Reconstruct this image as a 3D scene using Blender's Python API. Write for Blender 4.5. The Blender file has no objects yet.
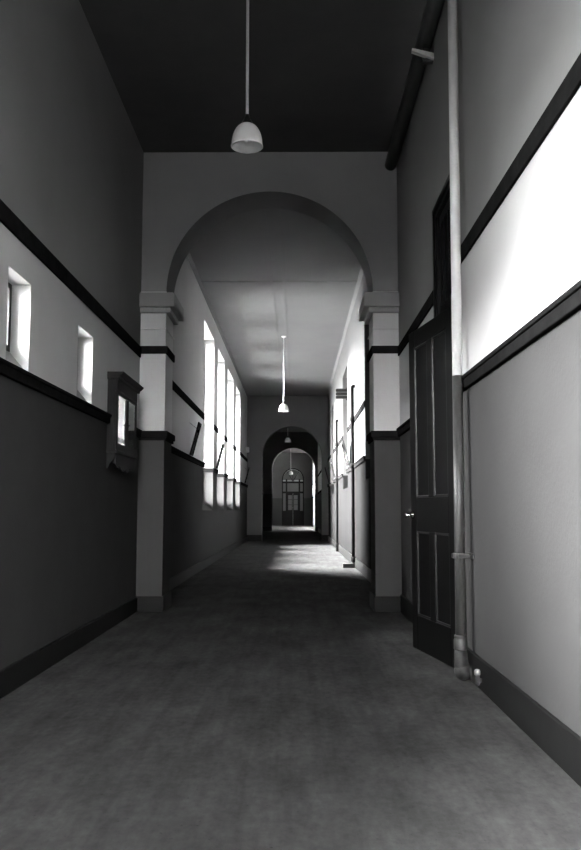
import bpy, bmesh, math
from mathutils import Vector, Matrix
PI = math.pi
sc = bpy.context.scene
COL = sc.collection

# ------------------------------------------------------------------ materials
def mat(name, base, rough=0.6, var=0.12, scale=6.0, bump=0.0, bscale=60.0, spec=0.5, metal=0.0, stretch=(1, 1, 1)):
    m = bpy.data.materials.new(name); m.use_nodes = True
    nt = m.node_tree; b = nt.nodes['Principled BSDF']
    tc = nt.nodes.new('ShaderNodeTexCoord'); mp = nt.nodes.new('ShaderNodeMapping')
    mp.inputs['Scale'].default_value = stretch
    nt.links.new(tc.outputs['Object'], mp.inputs['Vector'])
    n = nt.nodes.new('ShaderNodeTexNoise'); n.inputs['Scale'].default_value = scale
    n.inputs['Detail'].default_value = 6; n.inputs['Roughness'].default_value = 0.6
    nt.links.new(mp.outputs['Vector'], n.inputs['Vector'])
    r = nt.nodes.new('ShaderNodeValToRGB')
    lo, hi = base * (1 - var), base * (1 + var)
    r.color_ramp.elements[0].position = 0.3; r.color_ramp.elements[1].position = 0.7
    r.color_ramp.elements[0].color = (lo, lo, lo, 1); r.color_ramp.elements[1].color = (hi, hi, hi, 1)
    nt.links.new(n.outputs['Fac'], r.inputs['Fac'])
    nt.links.new(r.outputs['Color'], b.inputs['Base Color'])
    b.inputs['Roughness'].default_value = rough; b.inputs['Metallic'].default_value = metal
    b.inputs['Specular IOR Level'].default_value = spec
    if bump:
        n2 = nt.nodes.new('ShaderNodeTexNoise'); n2.inputs['Scale'].default_value = bscale
        n2.inputs['Detail'].default_value = 4
        nt.links.new(tc.outputs['Object'], n2.inputs['Vector'])
        bp = nt.nodes.new('ShaderNodeBump'); bp.inputs['Strength'].default_value = bump
        bp.inputs['Distance'].default_value = 0.004
        nt.links.new(n2.outputs['Fac'], bp.inputs['Height'])
        nt.links.new(bp.outputs['Normal'], b.inputs['Normal'])
    return m

def glass(name, tint=0.9, ior=1.45, rough=0.01):
    m = bpy.data.materials.new(name); m.use_nodes = True
    nt = m.node_tree; nt.nodes.clear()
    o = nt.nodes.new('ShaderNodeOutputMaterial'); mx = nt.nodes.new('ShaderNodeMixShader')
    t = nt.nodes.new('ShaderNodeBsdfTransparent'); g = nt.nodes.new('ShaderNodeBsdfGlossy')
    f = nt.nodes.new('ShaderNodeFresnel')
    t.inputs['Color'].default_value = (tint, tint, tint, 1); g.inputs['Roughness'].default_value = rough
    f.inputs['IOR'].default_value = ior
    nt.links.new(f.outputs[0], mx.inputs[0]); nt.links.new(t.outputs[0], mx.inputs[1])
    nt.links.new(g.outputs[0], mx.inputs[2]); nt.links.new(mx.outputs[0], o.inputs['Surface'])
    return m

def floor_material():
    m = bpy.data.materials.new('worn_linoleum'); m.use_nodes = True
    nt = m.node_tree; b = nt.nodes['Principled BSDF']; N = nt.nodes.new; L = nt.links.new
    tc = N('ShaderNodeTexCoord')
    def noise(scale, st, detail=6):
        mp = N('ShaderNodeMapping'); mp.inputs['Scale'].default_value = st
        L(tc.outputs['Object'], mp.inputs['Vector'])
        n = N('ShaderNodeTexNoise'); n.inputs['Scale'].default_value = scale; n.inputs['Detail'].default_value = detail
        n.inputs['Roughness'].default_value = 0.62
        L(mp.outputs['Vector'], n.inputs['Vector']); return n.outputs['Fac']
    def ramp(src, p0, p1, a, c):
        r = N('ShaderNodeValToRGB'); e = r.color_ramp.elements
        e[0].position, e[1].position = p0, p1; e[0].color = (a, a, a, 1); e[1].color = (c, c, c, 1)
        L(src, r.inputs['Fac']); return r.outputs['Color']
    def mul(a, c):
        x = N('ShaderNodeMix'); x.data_type = 'RGBA'; x.blend_type = 'MULTIPLY'; x.inputs['Factor'].default_value = 1
        L(a, x.inputs['A']); L(c, x.inputs['B']); return x.outputs['Result']
    base = ramp(noise(1.6, (1.2, .8, 1), 8), .3, .72, FLOOR * .72, FLOOR * 1.25)
    worn = ramp(noise(4.0, (2.2, .45, 1), 7), .35, .65, .82, 1.12)
    track = ramp(noise(3.0, (4.0, .10, 1), 3), .36, .5, .9, 1.0)
    grain = ramp(noise(22, (1.3, .8, 1), 5), .3, .7, .84, 1.14)
    spots = ramp(noise(46, (1, 1, 1), 2), .27, .33, .72, 1.0)
    L(mul(mul(mul(mul(base, worn), track), grain), spots), b.inputs['Base Color'])
    rr = ramp(noise(5, (1, 1, 1), 5), .3, .7, .5, .68); L(rr, b.inputs['Roughness'])
    b.inputs['Specular IOR Level'].default_value = 0
    n2 = noise(70, (1, 1, 1), 4)
    bp = N('ShaderNodeBump'); bp.inputs['Strength'].default_value = .25; bp.inputs['Distance'].default_value = .003
    L(n2, bp.inputs['Height']); L(bp.outputs['Normal'], b.inputs['Normal'])
    return m

FLOOR = 0.061
M = dict(
    mid=mat('cream_wall_paint', .60, .75, .035, 2.2, .25, 55),
    up=mat('grey_upper_wall_paint', .23, .8, .06, 1.5, .25, 55),
    arch=mat('grey_arch_paint', .30, .8, .05, 1.5, .25, 55),
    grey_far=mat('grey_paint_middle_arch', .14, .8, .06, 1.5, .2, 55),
    soffit=mat('shade_darkened_paint', .10, .85, .08, 1.5, .2, 55),  # shade of the soffits and far end put into a dark tone
    mid_far=mat('cream_light_toned_beyond_arch', .44, .75, .035, 2.2, .25, 55),  # same cream, toned to offset the light beyond the arch
    mid_right=mat('light_dimmed_paint_right_wall_beyond_arch', .065, .8, .035, 2.2, .25, 55),  # wall tone darkened to hold down the window light falling on it
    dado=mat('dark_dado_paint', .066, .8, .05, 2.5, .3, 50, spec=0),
    dado_far=mat('light_dimmed_dado_paint', .0135, .8, .08, 2.5, .3, 50, spec=0),  # dado copy with lowered tone, countering light from the tall windows
    rail=mat('dark_rail_paint', .013, .8, .25, 9, spec=0),
    skirt=mat('dark_skirting_paint', .010, .6, .2, 8, spec=.12),
    floor=floor_material(),
    ceil_near=mat('shade_toned_ceiling', .08, .85, .12, 2.0),  # lack of light on the near ceiling painted in as a dark base
    ceil_far=mat('whitewashed_ceiling', .11, .85, .06, 1.2, .2, 40),
    door=mat('dark_varnished_door', .0022, .45, .3, 14, .1, 40, spec=.1, stretch=(6, 6, .5)),
    bead=mat('worn_door_bead', .005, .4, .3, 30),
    frame=mat('dark_window_paint', .03, .5, .2, 12),
    wframe=mat('white_window_paint', .6, .5, .1, 12),
    pipe_white=mat('white_pipe_paint', .78, .4, .06, 18, .2, 70),
    pipe_grey=mat('grey_pipe_paint', .05, .42, .05, 18, .2, 70),
    pipe_dark=mat('dark_pipe_paint', .05, .5, .2, 14),
    iron=mat('cast_iron_paint', .035, .6, .3, 25, .5, 60, spec=.15),
    steel=mat('bright_steel', .5, .42, .05, 20, metal=1.0),
    brass=mat('tarnished_brass', .5, .22, .1, 20, metal=1.0),
    opal=mat('opal_glass', .82, .25, .03, 8),
    cord=mat('pale_rod_paint', .62, .45, .08, 20),
    black=mat('black_bakelite', .012, .3, .1, 20),
    cab=mat('dark_cabinet_wood', .020, .7, .25, 10, .1, 30, spec=.05, stretch=(4, 4, .6)),
    felt=mat('cabinet_lining', .03, .9, .15, 30),
    pict=mat('picture_print', .10, .6, .6, 9),
    pframe=mat('dark_picture_frame', .02, .7, .25, 20, spec=.05),
    brown=mat('brown_picture_frame', .03, .8, .2, 20, spec=0),
    slat=mat('dark_slat_paint', .012, .8, .2, 20, spec=0),
    pale=mat('pale_box_paint', .6, .5, .06, 14),
    obsc=mat('obscured_glass', .12, .5, .15, 30),
    ext=mat('outer_render', .3, .9, .1, 4),
    glass=glass('window_glass', .56),
    slotglass=glass('light_tinted_slot_glass', .72),  # tint tuned to hold back daylight on the slot jambs
    tallglass=glass('light_tinted_tall_glass', .95),  # nearly clear tint, set for the daylight the tall windows pass
    lobbyglass=glass('light_tinted_lobby_glass', .9),  # tint regulates how much daylight enters the lobby
    cabglass=glass('cabinet_glass', .85, 1.75),
    darkroom=mat('classroom_wall', .12, .8, .1, 2),
)

# ------------------------------------------------------------------ mesh helpers
class MB:
    def __init__(s): s.bm = bmesh.new(); s.mi = 0
    def face(s, pts, mi=None):
        f = s.bm.faces.new([s.bm.verts.new(p) for p in pts]); f.material_index = s.mi if mi is None else mi; return f
    def box(s, x0, x1, y0, y1, z0, z1):
        if x0 > x1: x0, x1 = x1, x0
        if y0 > y1: y0, y1 = y1, y0
        if z0 > z1: z0, z1 = z1, z0
        v = [s.bm.verts.new(p) for p in ((x0,y0,z0),(x1,y0,z0),(x1,y1,z0),(x0,y1,z0),(x0,y0,z1),(x1,y0,z1),(x1,y1,z1),(x0,y1,z1))]
        for q in ((3,2,1,0),(4,5,6,7),(0,1,5,4),(1,2,6,5),(2,3,7,6),(3,0,4,7)):
            s.bm.faces.new([v[i] for i in q]).material_index = s.mi
        return s
    def prism(s, pts, d):                       # planar outline swept by vector d
        d = Vector(d); a = [s.bm.verts.new(p) for p in pts]; b = [s.bm.verts.new(Vector(p) + d) for p in pts]
        n = len(pts)
        for f in (a[::-1], b): s.bm.faces.new(f).material_index = s.mi
        for i in range(n):
            s.bm.faces.new((a[i], a[(i+1) % n], b[(i+1) % n], b[i])).material_index = s.mi
        return s
    def tube(s, path, r, n=20, cap=True):
        path = [Vector(p) for p in path]; rr = r if isinstance(r, (list, tuple)) else [r] * len(path)
        rings = []; prev = None
        for i, p in enumerate(path):
            t = (path[min(i+1, len(path)-1)] - path[max(i-1, 0)]).normalized()
            if prev is None:
                u = t.cross(Vector((0, 0, 1)) if abs(t.z) < .9 else Vector((1, 0, 0))).normalized()
            else:
                u = (prev - t * prev.dot(t)).normalized()
            prev = u; w = t.cross(u)
            rings.append([s.bm.verts.new(p + (u * math.cos(2*PI*k/n) + w * math.sin(2*PI*k/n)) * rr[i]) for k in range(n)])
        for a, b in zip(rings, rings[1:]):
            for k in range(n):
                f = s.bm.faces.new((a[k], a[(k+1) % n], b[(k+1) % n], b[k])); f.material_index = s.mi; f.smooth = True
        if cap:
            s.bm.faces.new(rings[0][::-1]).material_index = s.mi; s.bm.faces.new(rings[-1]).material_index = s.mi
        return s
    def lathe(s, prof, c, n=40, closed=False):  # profile of (r, z) about a vertical axis
        c = Vector(c); rings = []
        for r, z in prof:
            rings.append([s.bm.verts.new(c + Vector((r*math.cos(2*PI*k/n), r*math.sin(2*PI*k/n), z))) for k in range(n)])
        seq = list(zip(rings, rings[1:])) + ([(rings[-1], rings[0])] if closed else [])
        for a, b in seq:
            for k in range(n):
                f = s.bm.faces.new((a[k], a[(k+1) % n], b[(k+1) % n], b[k])); f.material_index = s.mi; f.smooth = True
        if not closed:
            s.bm.faces.new(rings[0][::-1]).material_index = s.mi; s.bm.faces.new(rings[-1]).material_index = s.mi
        return s
    def ball(s, c, r, st=(1, 1, 1), n=20):
        m = Matrix.Translation(c) @ Matrix.Diagonal((*st, 1))
        for v in bmesh.ops.create_uvsphere(s.bm, u_segments=n, v_segments=n//2, radius=r, matrix=m)['verts']:
            for f in v.link_faces: f.smooth = True; f.material_index = s.mi
        return s
    def build(s, name, mats, parent=None, bevel=0, xf=None, recalc=True):
        if xf is not None: bmesh.ops.transform(s.bm, matrix=xf, verts=s.bm.verts)
        if recalc: bmesh.ops.recalc_face_normals(s.bm, faces=s.bm.faces)
        me = bpy.data.meshes.new(name); s.bm.to_mesh(me); s.bm.free()
        for m in (mats if isinstance(mats, (list, tuple)) else [mats]): me.materials.append(m)
        o = bpy.data.objects.new(name, me); COL.objects.link(o)
        if parent is not None:
            o.parent = parent
            w = parent.matrix_basis.copy(); q = parent.parent
            while q: w = q.matrix_basis @ w; q = q.parent
            if xf is None: me.transform(w.inverted())
            else: me.transform(w.inverted())
        if bevel:
            b = o.modifiers.new('bevel', 'BEVEL'); b.width = bevel; b.segments = 2; b.limit_method = 'ANGLE'
        return o

def struct(o): o['kind'] = 'structure'; return o
def empty(name, loc): 
    e = bpy.data.objects.new(name, None); COL.objects.link(e); e.location = loc; e.empty_display_size = .1; return e
def tag(o, label, cat, group=None):
    o['label'] = label; o['category'] = cat
    if group: o['group'] = group
    return o

# ------------------------------------------------------------------ dimensions
XL, XR = -1.59, 1.05            # wall faces
WL = .30                        # left wall thickness
WR = .32                        # right wall thickness
YB = -3.6                       # back end of the corridor
Y1, T1 = 8.55, .50              # near arch
Y2, T2 = 27.6, .45              # middle arch
Y3, T3 = 40.6, .45              # far arch
Y4 = 55.5                       # end wall
ZC = 4.72
DADO, UPR = 1.765, 2.595        # paint joints (rails sit over them)

SLOT = [(1.46, 1.90), (3.00, 3.44), (4.585, 4.985), (6.10, 6.55)]
TALL = [(14.5, 16.3), (17.1, 18.72), (19.55, 21.42), (22.37, 24.0)]
NEARBIG = [(.95, 2.55)]
LOBBY = [(43.2, 46.0), (47.6, 50.4)]
REC = [(11.0, 12.83), (17.25, 18.95), (23.6, 25.3)]
DOORY = (5.36, 6.27)

# ------------------------------------------------------------------ side walls
def grid_wall(name, xa, xb, y0, y1, z1, voids, matf, cuts_y=()):
    ys = sorted({y0, y1, *cuts_y, *[v for q in voids for v in q[:2]]})
    zs = sorted({0, z1, DADO, UPR, *[v for q in voids for v in q[2:]]})
    def void(i, j):
        if i < 0 or j < 0 or i >= len(ys)-1 or j >= len(zs)-1: return None
        yc, zc = (ys[i]+ys[i+1])/2, (zs[j]+zs[j+1])/2
        return any(a < yc < b and c < zc < d for a, b, c, d in voids)
    mb = MB()
    for i in range(len(ys)-1):
        for j in range(len(zs)-1):
            a, b, c, d = ys[i], ys[i+1], zs[j], zs[j+1]; v = void(i, j)
            mi = matf((a+b)/2, (c+d)/2)
            if not v:
                mb.face([(xa,a,c),(xa,b,c),(xa,b,d),(xa,a,d)], mi); mb.face([(xb,a,c),(xb,b,c),(xb,b,d),(xb,a,d)], 3)
                if i == 0: mb.face([(xa,a,c),(xb,a,c),(xb,a,d),(xa,a,d)], mi)
                if i == len(ys)-2: mb.face([(xa,b,c),(xb,b,c),(xb,b,d),(xa,b,d)], mi)
                if j == 0: mb.face([(xa,a,c),(xb,a,c),(xb,b,c),(xa,b,c)], mi)
                if j == len(zs)-2: mb.face([(xa,a,d),(xb,a,d),(xb,b,d),(xa,b,d)], mi)
            else:
                if void(i-1, j) is False: mb.face([(xa,a,c),(xb,a,c),(xb,a,d),(xa,a,d)], mi)
                if void(i+1, j) is False: mb.face([(xa,b,c),(xb,b,c),(xb,b,d),(xa,b,d)], mi)
                if void(i, j-1) is False: mb.face([(xa,a,c),(xb,a,c),(xb,b,c),(xa,b,c)], mi)
                if void(i, j+1) is False: mb.face([(xa,a,d),(xb,a,d),(xb,b,d),(xa,b,d)], mi)
    bmesh.ops.remove_doubles(mb.bm, verts=mb.bm.verts, dist=1e-5)
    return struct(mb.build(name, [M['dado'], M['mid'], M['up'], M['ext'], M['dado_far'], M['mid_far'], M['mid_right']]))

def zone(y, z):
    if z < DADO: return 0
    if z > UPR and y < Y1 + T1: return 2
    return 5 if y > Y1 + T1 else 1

SZ0, SZ1 = 1.80, 2.345
TZ0, TZ1 = .995, 4.29
NZ0, NZ1 = 1.40, 3.1
RZ0, RZ1 = 1.46, 3.96
lv = [(a, b, SZ0, SZ1) for a, b in SLOT] + [(a, b, TZ0, TZ1) for a, b in TALL] \
   + [(a, b, NZ0, NZ1) for a, b in NEARBIG] + [(a, b, TZ0, 4.0) for a, b in LOBBY]
lv = [q for q in lv if not (q[2] == SZ0 and q[0] < 1.9)]
grid_wall('wall_left', XL, XL - WL, YB, Y4, ZC, lv, zone, (Y1 + T1, Y2))
rv = [(a, b, RZ0, RZ1) for a, b in REC] + [(*DOORY, 0, 3.24)]
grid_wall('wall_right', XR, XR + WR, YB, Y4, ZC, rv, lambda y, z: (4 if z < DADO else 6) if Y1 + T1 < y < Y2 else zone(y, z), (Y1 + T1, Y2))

# ------------------------------------------------------------------ windows in the left wall
wn = [0]
def window(xf, s, y0, y1, z0, z1, nx, nz, inset, slope, fmat, pmat, sillmat, bar=.05, room=None):
    """frame, pane and sloping sill; s = -1 for the left wall, +1 for the right wall"""
    wn[0] += 1
    root = struct(empty('window_%d' % wn[0], (xf + s*inset, (y0+y1)/2, z0)))
    xa, xb = xf + s*inset, xf + s*(inset + .045); zb = z0 + slope
    f = MB(); f.box(xa, xb, y0, y0+bar, zb, z1); f.box(xa, xb, y1-bar, y1, zb, z1)
    f.box(xa, xb, y0+bar, y1-bar, z1-bar, z1); f.box(xa, xb, y0+bar, y1-bar, zb, zb+bar)
    for i in range(1, nx):
        y = y0 + (y1-y0)*i/nx; f.box(xa+s*.008, xb-s*.008, y-.014, y+.014, zb+bar, z1-bar)
    for i in range(1, nz):
        z = zb + (z1-zb)*i/nz; f.box(xa+s*.008, xb-s*.008, y0+bar, y1-bar, z-.014, z+.014)
    f.build('window_frame', fmat, root)
    MB().box((xa+xb)/2-.002, (xa+xb)/2+.002, y0+bar*.6, y1-bar*.6, zb+bar*.6, z1-bar*.6).build('window_pane', pmat, root)
    if slope > .01:
        MB().prism([(xf, y0+.001, z0), (xb, y0+.001, z0), (xb, y0+.001, zb), (xa, y0+.001, zb)], (0, y1-y0-.002, 0)).build('window_sill', sillmat, root)
    return root
for a, b in SLOT:
    if a > 1.9: window(XL, -1, a, b, SZ0, SZ1, 1, 1, .115, .135, M['frame'], M['slotglass'], M['arch'], .035)
for a, b in TALL: window(XL, -1, a, b, TZ0, TZ1, 1, 4, .235, .16, M['wframe'], M['tallglass'], M['dado'])
for a, b in NEARBIG: window(XL, -1, a, b, NZ0, NZ1, 2, 3, .2, .1, M['wframe'], M['glass'], M['dado'])
for a, b in LOBBY: window(XL, -1, a, b, TZ0, 4.0, 2, 5, .2, .12, M['wframe'], M['lobbyglass'], M['dado'])
for a, b in REC: window(XR, 1, a, b, RZ0, RZ1, 2, 4, .24, .001, M['frame'], M['glass'], M['dado'])

# ------------------------------------------------------------------ arch walls
def arch_wall(name, y0, th, cx, r, spring, mats, zmat, n=96, ztop=ZC):
    mb = MB(); ya, yb = y0, y0 + th
    si = len(mats) - 1
    def quad2(x0, z0a, x1, z0b, ztop_, mi):
        for y in (ya, yb): mb.face([(x0,y,z0a),(x1,y,z0b),(x1,y,ztop_),(x0,y,ztop_)], mi)
    cuts = [0] + [z for z in zmat if z < spring] + [spring]
    for x0, x1 in ((XL, cx-r), (cx+r, XR)):
        for a, b in zip(cuts, cuts[1:]):
            mi = 0 if b <= DADO + .01 else 1
            quad2(x0, a, x1, a, b, mi)
            xj = cx-r if x0 == XL else cx+r
            mb.face([(xj,ya,a),(xj,yb,a),(xj,yb,b),(xj,ya,b)], mi)
        quad2(x0, spring, x1, spring, ztop, 2)
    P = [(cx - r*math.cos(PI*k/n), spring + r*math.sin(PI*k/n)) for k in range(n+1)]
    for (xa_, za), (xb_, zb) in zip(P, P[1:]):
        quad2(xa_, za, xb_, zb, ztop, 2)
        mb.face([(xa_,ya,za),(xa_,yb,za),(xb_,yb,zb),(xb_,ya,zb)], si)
    bmesh.ops.remove_doubles(mb.bm, verts=mb.bm.verts, dist=1e-5)
    o = struct(mb.build(name, mats))
    return o
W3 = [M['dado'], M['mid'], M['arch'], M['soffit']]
A1 = (-.27, 1.06, 3.235)
A2 = (-.13, .97, 2.75)
A3 = (-.12, 1.02, 2.93)
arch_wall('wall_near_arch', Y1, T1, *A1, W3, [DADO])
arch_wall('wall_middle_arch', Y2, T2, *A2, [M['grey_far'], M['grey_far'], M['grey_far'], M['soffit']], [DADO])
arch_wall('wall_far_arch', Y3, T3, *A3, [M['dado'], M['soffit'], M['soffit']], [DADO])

tn = [0]
def trim(mb, m, bevel=.006):
    tn[0] += 1
    return struct(mb.build('trim_%d' % tn[0], m, bevel=bevel))

# imposts and bands wrapped round the near arch piers
def wrap(mb, side, p, z0, z1, back=True):
    """a moulding round the jamb of a pier: front, reveal and back"""
    jl, jr = A1[0]-A1[1], A1[0]+A1[1]
    if side < 0: xa, xb = XL, jl + p
    else: xa, xb = jr - p, XR
    xi = (jl, jl+p) if side < 0 else (jr-p, jr)
    mb.box(xa, xb, Y1-p, Y1, z0, z1)
    mb.box(xi[0], xi[1], Y1, Y1+T1+(p if back else 0), z0, z1)
    if back: mb.box(xa if side < 0 else xi[1], xi[0] if side < 0 else xb, Y1+T1, Y1+T1+p, z0, z1)
for side in (-1, 1):
    mb = MB(); wrap(mb, side, .10, 3.055, 3.195); wrap(mb, side, .05, 3.005, 3.055); wrap(mb, side, .085, 3.195, 3.205)
    trim(mb, M['arch'], .008)
    mb = MB(); wrap(mb, side, .014, 2.835, 2.85); trim(mb, M['mid'], .004)
    mb = MB(); wrap(mb, side, .022, 2.585, 2.665); trim(mb, M['rail'])
    mb = MB(); wrap(mb, side, .035, 1.73, 1.795); wrap(mb, side, .02, 1.70, 1.73); trim(mb, M['rail'])
    mb = MB(); wrap(mb, side, .02, 0, .15); trim(mb, M['skirt'])

# rails and skirtings along the side walls
def spans(y0, y1, holes):
    out = []; c = y0
    for a, b in sorted(holes):
        if b <= y0 or a >= y1: continue
        if a > c: out.append((c, a))
        c = max(c, b)
    if c < y1: out.append((c, y1))
    return out
def rail_run(s, y0, y1, holes, z0, z1, p, lip=0):
    mb = MB(); x = XL if s < 0 else XR; d = -s
    for a, b in spans(y0, y1, holes):
        mb.box(x, x + d*p, a, b, z0, z1)
        if lip: mb.box(x, x + d*(p+lip), a, b, z1-.024, z1)
    return mb
secs = [(YB, Y1-.036), (Y1+T1+.036, Y2), (Y2+T2, Y3), (Y3+T3, Y4)]
doorh = [(DOORY[0]-.01, DOORY[1]+.01)]
for (a, b) in secs:
    tall = TALL + LOBBY
    trim(rail_run(-1, a, b, tall + NEARBIG, 1.722, 1.80, .03, .012), M['rail'])
    trim(rail_run(1, a, b, REC + doorh, 1.735, 1.815, .03, .012), M['rail'])
    trim(rail_run(-1, a, b, tall + NEARBIG, 2.54, 2.65, .018), M['rail'], .004)
    trim(rail_run(1, a, b, REC + doorh, 2.552, 2.652, .018), M['rail'], .004)
k = 0
for (a, b) in secs:
    k += 1
    struct(rail_run(-1, a, b, [], 0, .145, .022).build('baseboard_left_%d' % k, M['skirt'], bevel=.006))
    struct(rail_run(1, a, b, doorh, 0, .17, .022).build('baseboard_right_%d' % k, M['skirt'], bevel=.006))
# dado rail returned into the reveals of the tall windows
for a, b in TALL:
    trim(MB().box(XL, XL-.23, b-.025, b, 1.722, 1.80), M['rail'], .004)
for y, (cx, r, sp) in ((Y2, A2), (Y3, A3)):
    for x0, x1 in ((XL, cx-r), (cx+r, XR)):
        trim(MB().box(x0, x1, y-.02, y, 0, .2), M['skirt'], .004)

# ------------------------------------------------------------------ floor, ceilings, ends
struct(MB().box(XL-WL, XR+WR, YB-.3, Y4+2.5, -.12, 0).build('floor', M['floor']))
struct(MB().box(XL-WL, XR+WR, YB-.3, Y1+.25, ZC, ZC+.2).build('ceiling', M['ceil_near']))
c2 = MB().box(XL-WL, XR+WR, Y1+.25, Y4+2.5, ZC, ZC+.2).build('ceiling_beyond_the_arch', M['ceil_far']); struct(c2)
for x in (-.40, -.20): trim(MB().box(x-.022, x+.022, Y1+T1, Y2, ZC-.008, ZC), M['ceil_far'], .002)
for y in (13.6,): trim(MB().box(XL, XR, y-.025, y+.025, ZC-.008, ZC), M['ceil_far'], .002)
# cove between wall and ceiling beyond the near arch
for s, x in ((-1, XL), (1, XR)):
    trim(MB().prism([(x, Y1+T1, ZC), (x, Y1+T1, ZC-.05), (x-s*.05, Y1+T1, ZC)], (0, Y2-Y1-T1, 0)), M['ceil_far'], 0)

# back wall behind the camera with a glazed window
bw = MB(); BX0, BX1, BZ0, BZ1 = -1.45, .45, 2.0, 3.9
bw.box(XL-WL, BX0, YB-.3, YB, 0, ZC); bw.box(BX1, XR+WR, YB-.3, YB, 0, ZC)
bw.box(BX0, BX1, YB-.3, YB, 0, BZ0); bw.box(BX0, BX1, YB-.3, YB, BZ1, ZC)
struct(bw.build('wall_back', M['mid']))
wn[0] += 1
br = struct(empty('window_%d' % wn[0], ((BX0+BX1)/2, YB-.2, BZ0)))
f = MB(); f.box(BX0, BX0+.05, YB-.2, YB-.15, BZ0, BZ1); f.box(BX1-.05, BX1, YB-.2, YB-.15, BZ0, BZ1)
f.box(BX0+.05, BX1-.05, YB-.2, YB-.15, BZ0, BZ0+.05); f.box(BX0+.05, BX1-.05, YB-.2, YB-.15, BZ1-.05, BZ1)
f.box((BX0+BX1)/2-.02, (BX0+BX1)/2+.02, YB-.19, YB-.16, BZ0+.05, BZ1-.05)
f.build('window_frame', M['wframe'], br)
MB().box(BX0+.03, BX1-.03, YB-.177, YB-.173, BZ0+.03, BZ1-.03).build('window_pane', M['glass'], br)

# classrooms behind the right wall (dark, unlit)
cr = MB(); x0, x1 = XR+WR, XR+WR+3
for (ya, yb) in ((4.6, 27.0),):
    cr.box(x0, x1, ya-.1, ya, 0, ZC); cr.box(x0, x1, yb, yb+.1, 0, ZC); cr.box(x1, x1+.1, ya-.1, yb+.1, 0, ZC)
    cr.box(x0, x1, ya-.1, yb+.1, -.12, 0); cr.box(x0, x1, ya-.1, yb+.1, ZC, ZC+.1)
struct(cr.build('wall_classroom', M['darkroom']))

# ------------------------------------------------------------------ end screen: arched glazed doors
E = (-.20, .72, 3.0)
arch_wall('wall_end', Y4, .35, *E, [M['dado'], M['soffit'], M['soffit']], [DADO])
struct(MB().box(XL, XR, Y4+2.3, Y4+2.4, 0, ZC).box(XL-.1, XL, Y4+.35, Y4+2.4, 0, ZC).box(XR, XR+.1, Y4+.35, Y4+2.4, 0, ZC).build('wall_vestibule', M['mid']))
ed = struct(empty('door_2', (E[0], Y4+.1, 0)))
x0, x1 = E[0]-E[1], E[0]+E[1]; y0, y1 = Y4+.10, Y4+.17
f = MB()
f.box(x0, x0+.07, y0, y1, 0, 3.0); f.box(x1-.07, x1, y0, y1, 0, 3.0)
for x in (x0+.30, x1-.30): f.box(x-.05, x+.05, y0, y1, 0, 3.0)
f.box(x0, x1, y0-.01, y1+.01, 2.74, 2.86); f.box(x0, x1, y0, y1, 2.08, 2.2)
n = 24; cx = E[0]
for k in range(n):
    t0, t1 = PI*k/n, PI*(k+1)/n
    f.prism([(cx-.72*math.cos(t0), y0, 3.0+.72*math.sin(t0)), (cx-.72*math.cos(t1), y0, 3.0+.72*math.sin(t1)),
             (cx-.65*math.cos(t1), y0, 3.0+.65*math.sin(t1)), (cx-.65*math.cos(t0), y0, 3.0+.65*math.sin(t0))], (0, .07, 0))
for t in (PI*.3, PI*.5, PI*.7):
    f.tube([(cx, y0+.03, 2.86), (cx-.68*math.cos(t), y0+.03, 2.98+.68*math.sin(t))], .018, 8)
f.build('door_frame', M['door'], ed)
for s in (-1, 1):
    a, b = (x0+.35, cx-.005) if s < 0 else (cx+.005, x1-.35)
    lf = MB(); lf.box(a, b, y0+.01, y1-.01, 0.01, 1.0); lf.box(a, a+.06, y0+.01, y1-.01, 1.0, 2.08); lf.box(b-.06, b, y0+.01, y1-.01, 1.0, 2.08)
    lf.box(a+.06, b-.06, y0+.01, y1-.01, 1.96, 2.08)
    for z in (1.34, 1.68): lf.box(a+.06, b-.06, y0+.01, y1-.01, z-.012, z+.012)
    o = lf.build('door_leaf', M['door'], ed)
    MB().box(a+.05, b-.05, y0+.03, y0+.036, .98, 1.98).build('door_pane', M['obsc'], o)
    MB().tube([((b-.03 if s < 0 else a+.03), y0-.03, 1.0), ((b-.03 if s < 0 else a+.03), y0-.03, 1.2)], .012, 10).build('door_handle', M['brass'], o)
for a, b in ((x0+.07, x0+.25), (x1-.25, x1-.07)):
    MB().box(a, b, y0+.03, y0+.036, .95, 2.08).build('sidelight_pane', M['obsc'], ed)
    MB().box(a, b, y0+.02, y0+.05, 0.0, .95).build('sidelight_panel', M['door'], ed)
MB().box(x0+.05, x1-.05, y0+.03, y0+.036, 2.2, 2.74).build('transom_pane', M['obsc'], ed)
MB().prism([(cx-.67*math.cos(PI*k/24), y0+.03, 2.95+.67*math.sin(PI*k/24)) for k in range(25)], (0, .006, 0)).build('fanlight_pane', M['obsc'], ed)

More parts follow.
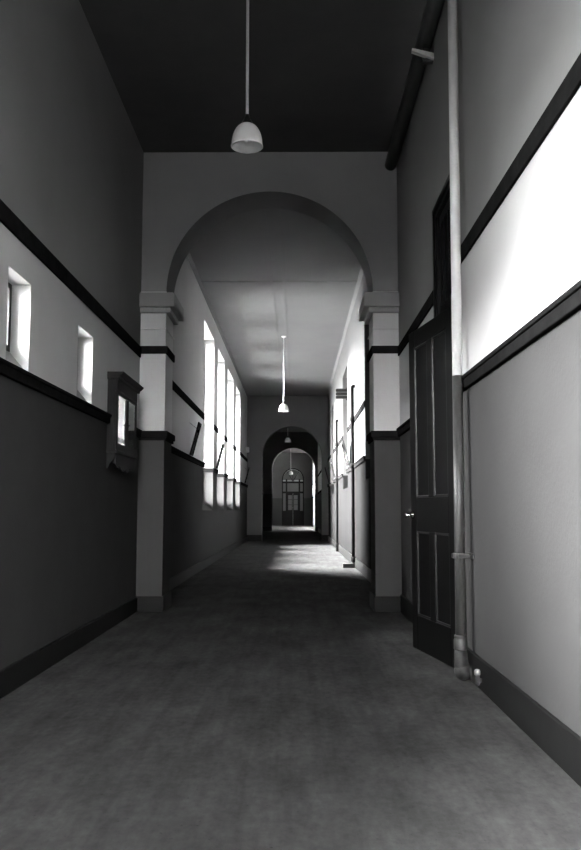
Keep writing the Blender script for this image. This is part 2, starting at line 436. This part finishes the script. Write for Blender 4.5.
# ------------------------------------------------------------------ doorway in the right wall
a, b = DOORY
tr = MB()
tr.box(XR+.002, XR+.14, b-.05, b, 0, 3.24); tr.box(XR+.002, XR+.14, a, a+.05, 0, 3.24)
tr.box(XR+.002, XR+.14, a+.05, b-.05, 3.19, 3.24); tr.box(XR-.004, XR+.14, a+.05, b-.05, 2.335, 2.43)
tr.box(XR-.014, XR+.002, b-.025, b+.022, 0, 3.265); tr.box(XR-.014, XR+.002, a-.022, a+.025, 0, 3.265); tr.box(XR-.014, XR+.002, a-.022, b+.022, 3.22, 3.265)
trim(tr, M['door'], .005)
wn[0] += 1
fl = struct(empty('window_%d' % wn[0], (XR+.05, (a+b)/2, 2.43)))
f = MB()
f.box(XR+.03, XR+.08, a+.05, b-.05, 2.43, 2.50); f.box(XR+.03, XR+.08, a+.05, b-.05, 3.12, 3.19)
for y in [a+.05 + (b-a-.16)*t/5 for t in range(6)]: f.box(XR+.03, XR+.08, y, y+.06 if t in (0, 5) else y+.035, 2.50, 3.12)
f.build('window_frame', M['door'], fl)
MB().box(XR+.053, XR+.057, a+.06, b-.06, 2.48, 3.15).build('window_pane', M['glass'], fl)

# door leaf, hinged on the near jamb and standing ajar into the corridor
hx, hy, fx, fy = 1.030, 5.425, .873, 6.33
LW = math.hypot(fx-hx, fy-hy); LH = 2.31; ang = math.atan2(fy-hy, fx-hx)
dr = struct(empty('door_1', (hx, hy, .008))); dr.rotation_euler = (0, 0, ang)
bpy.context.view_layer.update()
XF = Matrix.Translation((hx, hy, .008)) @ Matrix.Rotation(ang, 4, 'Z')
# local frame: x along the leaf, y towards the corridor (+y), z up
D = .045
lf = MB(); st, mu = .12, .10
rails = [(0, .24), (.84, 1.08), (LH-.125, LH)]
lf.box(0, st, -D/2, D/2, 0, LH); lf.box(LW-st, LW, -D/2, D/2, 0, LH)
for z0, z1 in rails: lf.box(st, LW-st, -D/2, D/2, z0, z1)
lf.box(LW/2-mu/2, LW/2+mu/2, -D/2, D/2, .24, .84); lf.box(LW/2-mu/2, LW/2+mu/2, -D/2, D/2, 1.08, LH-.125)
leaf = lf.build('door_leaf', M['door'], dr, bevel=.003, xf=XF)
for z0, z1 in ((.24, .84), (1.08, LH-.125)):
    for xa, xb in ((st, LW/2-mu/2), (LW/2+mu/2, LW-st)):
        MB().box(xa-.005, xb+.005, -.008, .008, z0-.005, z1+.005).build('door_panel', M['door'], dr, xf=XF)
        bd = MB(); w = .016
        for yy in ((.008, .019), (-.019, -.008)):
            bd.box(xa, xa+w, *yy, z0, z1); bd.box(xb-w, xb, *yy, z0, z1); bd.box(xa+w, xb-w, *yy, z0, z0+w); bd.box(xa+w, xb-w, *yy, z1-w, z1)
        bd.build('panel_bead', M['bead'], dr, bevel=.004, xf=XF)
for s in (1, -1):
    kn = MB()
    kn.tube([(LW-.055, s*D/2, .955), (LW-.055, s*(D/2+.008), .955)], .028, 20)
    kn.tube([(LW-.055, s*(D/2+.008), .955), (LW-.055, s*(D/2+.04), .955)], .009, 14)
    kn.ball((LW-.055, s*(D/2+.048), .955), .021, (1, .8, 1))
    kn.build('door_knob', M['brass'], dr, xf=XF)
for z in (.2, 1.15, 2.1): MB().tube([(-.004, 0, z-.05), (-.004, 0, z+.05)], .009, 10).build('door_hinge', M['frame'], dr, xf=XF)

# ------------------------------------------------------------------ wall cabinet
CY0, CY1, CXF = 7.10, 7.99, XL + .085
cab = tag(empty('wall_cabinet', (XL, (CY0+CY1)/2, 1.46)), 'shallow dark wooden wall cabinet with two glazed doors beside the left arch pier', 'cabinet')
c = MB(); zb, zt = 1.50, 2.10
c.box(XL, CXF-.02, CY0, CY0+.02, zb, zt); c.box(XL, CXF-.02, CY1-.02, CY1, zb, zt)
c.box(XL, CXF-.02, CY0+.02, CY1-.02, zb, zb+.02); c.box(XL, CXF-.02, CY0+.02, CY1-.02, zt-.02, zt)
c.build('carcass', M['cab'], cab, bevel=.003)
MB().box(XL, XL+.008, CY0+.02, CY1-.02, zb+.02, zt-.02).build('back_lining', M['felt'], cab)
co = MB()
co.box(XL, CXF+.02, CY0-.025, CY1+.025, zt, zt+.022)
co.prism([(XL, CY0-.03, zt+.022), (CXF+.025, CY0-.03, zt+.022), (CXF+.055, CY0-.03, zt+.05), (CXF+.055, CY0-.03, zt+.062), (XL, CY0-.03, zt+.062)], (0, CY1-CY0+.06, 0))
co.build('cornice', M['cab'], cab, bevel=.003)
MB().box(CXF-.02, CXF, CY0, CY1, zt-.095, zt).build('frieze', M['cab'], cab, bevel=.003)
MB().box(XL, CXF+.012, CY0-.008, CY1+.008, zb-.022, zb).build('base_moulding', M['cab'], cab, bevel=.004)
ym = (CY0+CY1)/2
for a, b in ((CY0+.004, ym-.002), (ym+.002, CY1-.004)):
    d = MB(); w = .05; z0, z1 = zb+.004, zt-.097
    d.box(CXF-.02, CXF, a, a+w, z0, z1); d.box(CXF-.02, CXF, b-w*.6, b, z0, z1)
    d.box(CXF-.02, CXF, a+w, b-w*.6, z0, z0+w+.01); d.box(CXF-.02, CXF, a+w, b-w*.6, z1-w*.5, z1)
    o = d.build('cabinet_door', M['cab'], cab, bevel=.003)
    MB().box(CXF-.012, CXF-.008, a+w-.005, b-w*.6+.005, z0+w, z1-w*.5+.005).build('cabinet_pane', M['cabglass'], o)
    MB().ball((CXF+.01, (b-.015 if a < ym-.1 else a+.02), (z0+z1)/2), .010).build('cabinet_knob', M['brass'], o)
ap = MB(); pts = [(CXF-.035, CY0+.03, zb-.022)]
N = 40
for i in range(N+1):
    t = i/N; y = CY0+.03 + (CY1-CY0-.06)*t
    z = zb-.022 - (.10 + .028*abs(math.sin(t*PI*4))**.7 - .018*math.cos(t*2*PI))
    pts.append((CXF-.035, y, z))
pts.append((CXF-.035, CY1-.03, zb-.022))
for p, q in zip(pts[1:-1], pts[2:-1]):
    ap.prism([(CXF-.035, p[1], zb-.022), p, q, (CXF-.035, q[1], zb-.022)], (.022, 0, 0))
bmesh.ops.remove_doubles(ap.bm, verts=ap.bm.verts, dist=1e-5)
ap.build('scalloped_apron', M['cab'], cab)
for y in (CY0+.01, CY1-.05):
    MB().prism([(XL, y, zb-.022), (CXF-.01, y, zb-.022), (CXF-.02, y, zb-.07), (XL+.03, y, zb-.11), (XL+.012, y, zb-.15), (XL, y, zb-.15)], (0, .04, 0)).build('bracket', M['cab'], cab, bevel=.003)

# ------------------------------------------------------------------ pendant lamps
def pendant(loc, ztop, label, dia=.215):
    """loc = centre of the shade's rim"""
    x, y, z = loc; R = dia/2; H = R*1.36
    p = tag(empty('pendant_lamp', (x, y, z)), label, 'lamp', 'pendant lamps down the corridor')
    MB().lathe([(.012, 0), (.05, 0), (.055, -.006), (.048, -.022), (.02, -.034), (.012, -.034)], (x, y, ztop), 28).build('ceiling_rose', M['cord'] if y < 10 else M['pale'], p)
    MB().tube([(x, y, ztop-.03), (x, y, z+H+.055)], .0105, 14).build('rod', M['cord'], p)
    MB().lathe([(.010, H+.062), (.014, H+.06), (.017, H+.04), (.034, H+.010), (.040, H-.004), (.040, H-.012), (.010, H-.012)], (x, y, z), 28).build('lamp_holder', M['black'], p)
    prof = []
    for k in range(15):
        t = k/14*PI/2; r = R*(.955*math.cos(t)**.82 if k < 14 else 0); prof.append((max(r, .030), H*math.sin(t)))
    outer = [(R, -.012), (R*.985, -.004)] + prof
    inner = [(max(r-.005, .02), zz-.004) for r, zz in reversed(outer)]
    MB().lathe(outer + inner, (x, y, z), 44, closed=True).build('lamp_shade', M['opal'], p)
    MB().lathe([(.012, H-.012), (.014, H-.05), (.026, H-.085), (.026, H-.105), (.010, H-.125)], (x, y, z), 20).build('light_bulb', M['opal'], p)
    return p
pendant((-.322, 5.40, 3.40), ZC, 'white dome pendant lamp hanging in front of the near arch, largest of the row')
pendant((-.260, 18.0, 3.105), ZC, 'white dome pendant lamp hanging beyond the near arch, before the middle arch')
pendant((-.275, 28.6, 3.29), ZC, 'dim pendant lamp just behind the top of the middle arch')
pendant((-.255, 42.0, 2.76), ZC, 'small white pendant lamp in front of the far glazed doors, lowest of the row')

# ------------------------------------------------------------------ big vertical pipe on the right wall
px_, py_, pr = .974, 5.14, .0315
TOPX = 1.004
def pxz(z): return px_ + (TOPX-px_)*z/ZC
dp = tag(empty('drain_pipe', (px_, py_, 0)), 'thick vertical pipe beside the open door, white above and grey below', 'pipe')
u = MB().tube([(pxz(1.815), py_, 1.815), (pxz(ZC), py_, ZC)], pr*.97, 28).build('upper_pipe', M['pipe_white'], dp); u['label'] = 'white painted upper pipe'
l = MB().tube([(pxz(.19), py_, .19), (pxz(1.815), py_, 1.815)], pr, 28).build('lower_pipe', M['pipe_grey'], dp); l['label'] = 'grey painted lower pipe'
MB().lathe([(pr, .175), (pr+.006, .178), (pr+.009, .185), (pr+.009, .235), (pr+.004, .245), (pr+.006, .25), (pr+.006, .262), (pr, .266)], (px_, py_, 0), 28, closed=True).build('coupling', M['pipe_grey'], dp)
path = []; rad = []
for k in range(9):
    t = k/8*PI/2; path.append((px_ + .052*(1-math.cos(t)), py_, .108 - .055*math.sin(t) + 0)); rad.append(.043)
path = [(px_, py_, .185)] + path; rad = [.036] + rad
path.append((XR-.003, py_, .053)); rad.append(.040)
MB().tube(path, rad, 24).ball((px_+.010, py_, .055), .0525, (1, 1, 1), 24).build('elbow', M['iron'], dp)
cl = MB()
cl.lathe([(pr, .712), (pr+.006, .712), (pr+.006, .745), (pr, .745)], (px_, py_, 0), 28, closed=True)
cl.box(px_-.01, XR-.002, py_-pr-.012, py_-pr-.004, .714, .743); cl.box(px_-.044, px_-.03, py_-.012, py_+.012, .716, .741)
cl.box(XR-.012, XR-.002, py_-.075, py_+.075, .712, .745)
for yy in (-.055, .055): cl.tube([(XR-.012, py_+yy, .7285), (XR-.024, py_+yy, .7285)], .009, 8)
cl.build('pipe_clamp', M['pipe_grey'], dp, bevel=.002)

ft = tag(empty('metal_stop', (XR-.022, 4.83, .08)), 'small bright-topped metal stop on the right skirting beside the thick pipe elbow', 'stop')
MB().lathe([(.010, .035), (.014, .038), (.014, .085), (.010, .09)], (XR-.046, 4.83, 0), 20).box(XR-.05, XR-.022, 4.822, 4.838, .05, .07).build('stop_post', M['iron'], ft)
MB().lathe([(.010, .088), (.0155, .09), (.017, .10), (.017, .112), (.013, .12), (.004, .123)], (XR-.046, 4.83, 0), 20).build('stop_cap', M['steel'], ft)

# ------------------------------------------------------------------ pipe along the ceiling corner
dx, dz, dr_ = .987, 4.575, .061
cp = tag(empty('ceiling_pipe', (dx, 4, dz)), 'dark pipe running along the top of the right wall into the arch', 'pipe')
MB().tube([(dx, YB+.0, dz), (dx, Y1, dz)], dr_, 24).build('pipe_run', M['pipe_dark'], cp)
for y in (6.14, 1.6, -2.6):
    s = MB().prism([(XR-.001, y, 4.405), (XR-.001, y, 4.45), (.884, y, 4.49), (.882, y, 4.468)], (0, .04, 0))
    o = s.build('pipe_bracket', M['pipe_white'], cp); o['label'] = 'pale pipe bracket'
    MB().box(.97, 1.005, y+.045, y+.075, 4.42, dz-dr_+.004).box(.97, XR-.002, y+.03, y+.075, 4.40, 4.425).build('pipe_saddle', M['pipe_dark'], cp)

# ------------------------------------------------------------------ thin dark pipes on the right wall beyond the arch
def thin_pipe(y, label, shoe):
    t = tag(empty('thin_pipe', (XR-.03, y, 0)), label, 'pipe', 'thin pipes on the right wall'); x = XR-.05
    path = [(XR-.002, y, 3.19), (XR-.02, y, 3.19)] + [(x+.025*(1-math.sin(a)), y, 3.165+.025*math.cos(a)) for a in (PI*.15, PI*.3, PI*.5)] + [(x, y, .16)]
    MB().tube(path, .030, 14).build('pipe_run', M['rail'], t)
    for z in (2.60, 1.775):
        b = MB(); b.lathe([(.030, z-.045), (.043, z-.045), (.043, z+.045), (.030, z+.045)], (x, y, 0), 16, closed=True)
        b.box(x, XR-.002, y-.02, y+.02, z-.02, z+.02); b.build('pipe_clamp', M['rail'], t)
    MB().lathe([(.030, .10), (.042, .11), (.042, .18), (.030, .19)], (x, y, 0), 16, closed=True).build('coupling', M['rail'], t)
    if shoe:
        MB().box(x-.185, x+.02, y-.10, y+.06, 0, .075).tube([(x, y, .17), (x, y, .04)], .024, 14).build('pipe_shoe', M['iron'], t, bevel=.008)
    else:
        MB().tube([(x, y, .17), (x, y, 0)], .034, 14).build('pipe_shoe', M['rail'], t)
thin_pipe(14.98, 'thin dark vertical pipe on the right wall with a flat shoe on the floor', True)
thin_pipe(20.80, 'thin dark vertical pipe on the right wall, farther one without a flat shoe', False)

# ------------------------------------------------------------------ pictures tilted forward above the dado rail
def picture(s, y, label, w=.30, h=.50, lean=.125):
    x = XL if s < 0 else XR; d = -s
    base = Vector((x + d*.022, y, 1.812 if s < 0 else 1.825))
    e = tag(empty('framed_picture', base), label, 'picture', 'pictures tilted forward on the dado rail')
    th = math.asin(lean/h)
    # local frame: a across the wall (Y), b up the picture, c out of the picture
    xf = Matrix.Translation(base) @ Matrix.Rotation(-s*-th if False else (th if d > 0 else -th), 4, 'Y')
    fr = MB(); b = .035; t = .022
    fr.box(0, d*t, -w/2, -w/2+b, 0, h); fr.box(0, d*t, w/2-b, w/2, 0, h)
    fr.box(0, d*t, -w/2+b, w/2-b, 0, b); fr.box(0, d*t, -w/2+b, w/2-b, h-b, h)
    fr.build('picture_frame', M['pframe'] if s < 0 else M['brown'], e, bevel=.003, xf=xf)
    MB().box(d*.002, d*.010, -w/2+b, w/2-b, b, h-b).build('print', M['pict'], e, xf=xf)
    MB().box(d*.012, d*.014, -w/2+b, w/2-b, b, h-b).build('picture_glass', M['glass'], e, xf=xf)
    co = MB(); top = xf @ Vector((0, 0, h*.8))
    co.tube([(top.x, y, top.z), (x + d*.002, y, top.z+.1)], .003, 6)
    co.build('hanging_cord', M['frame'], e)
picture(-1, 12.62, 'framed picture leaning out from the left wall just before the first tall window')
picture(-1, 16.72, 'framed picture leaning out from the pier between the first and second tall windows', .28)
picture(-1, 26.0, 'framed picture leaning out from the left wall past the last tall window')
picture(1, 16.35, 'framed picture leaning out from the right wall, nearest of the right-hand ones', .7)
picture(1, 22.1, 'framed picture leaning out from the right wall just past the farther thin pipe', .6)
picture(1, 26.2, 'framed picture leaning out from the right wall close to the middle arch')

# ------------------------------------------------------------------ small things on the walls
vb = tag(empty('slatted_board', (XR, 17.2, 3.40)), 'small dark slatted board projecting from the right wall high beyond the arch', 'vent')  # slatted board of unclear purpose
MB().box(.825, XR, 17.215, 17.232, 3.26, 3.47).build('back_board', M['iron'], vb)
for k in range(3):
    z = 3.265 + k*.07
    MB().box(.815, XR, 17.195, 17.216, z, z+.05).build('slat', M['slat'], vb, bevel=.003)
MB().box(XR-.02, XR, 17.232, 17.30, 3.24, 3.49).build('bracket', M['slat'], vb)
wb = tag(empty('wall_box', (XL, 26.9, 2.85)), 'small pale box high on the left wall by the middle arch', 'box')
MB().box(XL, XL+.10, 26.82, 26.98, 2.82, 2.98).build('box_body', M['pale'], wb, bevel=.006)
MB().box(XL+.10, XL+.108, 26.83, 26.97, 2.83, 2.97).build('box_cover', M['pale'], wb, bevel=.003)

# ------------------------------------------------------------------ daylight
w = bpy.data.worlds.new('overcast_sky'); sc.world = w; w.use_nodes = True
nt = w.node_tree; bg = nt.nodes['Background']
tc = nt.nodes.new('ShaderNodeTexCoord'); sp = nt.nodes.new('ShaderNodeSeparateXYZ'); rp = nt.nodes.new('ShaderNodeValToRGB')
nt.links.new(tc.outputs['Generated'], sp.inputs[0]); nt.links.new(sp.outputs['Z'], rp.inputs['Fac'])
e = rp.color_ramp.elements
e[0].position, e[1].position = 0.0, .9
e[0].color = (.10, .10, .10, 1); e[1].color = (2.5, 2.5, 2.5, 1)
q = rp.color_ramp.elements.new(.05); q.color = (.70, .70, .70, 1)      # distant ground, then an even overcast sky
nt.links.new(rp.outputs['Color'], bg.inputs['Color']); bg.inputs['Strength'].default_value = 9.0

def portal(name, loc, rot, sx, sy):
    l = bpy.data.lights.new(name, 'AREA'); l.shape = 'RECTANGLE'; l.size = sx; l.size_y = sy; l.cycles.is_portal = True
    o = bpy.data.objects.new(name, l); COL.objects.link(o); o.location = loc; o.rotation_euler = rot
for a, b, z0, z1 in lv:
    portal('sky_portal', (XL-WL-.02, (a+b)/2, (z0+z1)/2), (0, -PI/2, 0), z1-z0, b-a)
portal('sky_portal', ((BX0+BX1)/2, YB-.32, (BZ0+BZ1)/2), (PI/2, 0, PI), BX1-BX0, BZ1-BZ0)

# ------------------------------------------------------------------ camera
cd = bpy.data.cameras.new('camera'); cam = bpy.data.objects.new('camera', cd); COL.objects.link(cam)
cam.location = (0, 0, 1.0)
cam.rotation_euler = (PI/2 + math.radians(5.7106), 0, math.radians(.3689))
cd.sensor_fit = 'VERTICAL'; cd.sensor_height = 36; cd.sensor_width = 36*581/850; cd.lens = 36.0
cd.clip_end = 200
sc.camera = cam
sc.cycles.max_bounces = 14; sc.cycles.diffuse_bounces = 10; sc.cycles.transparent_max_bounces = 12
sc.cycles.caustics_reflective = False; sc.cycles.caustics_refractive = False
sc.cycles.use_denoising = True
sc.cycles.sample_clamp_indirect = 8
sc.view_settings.view_transform = 'Standard'; sc.view_settings.look = 'None'
sc.view_settings.gamma = 1; sc.view_settings.use_curve_mapping = False
sc.view_settings.exposure = 5.42
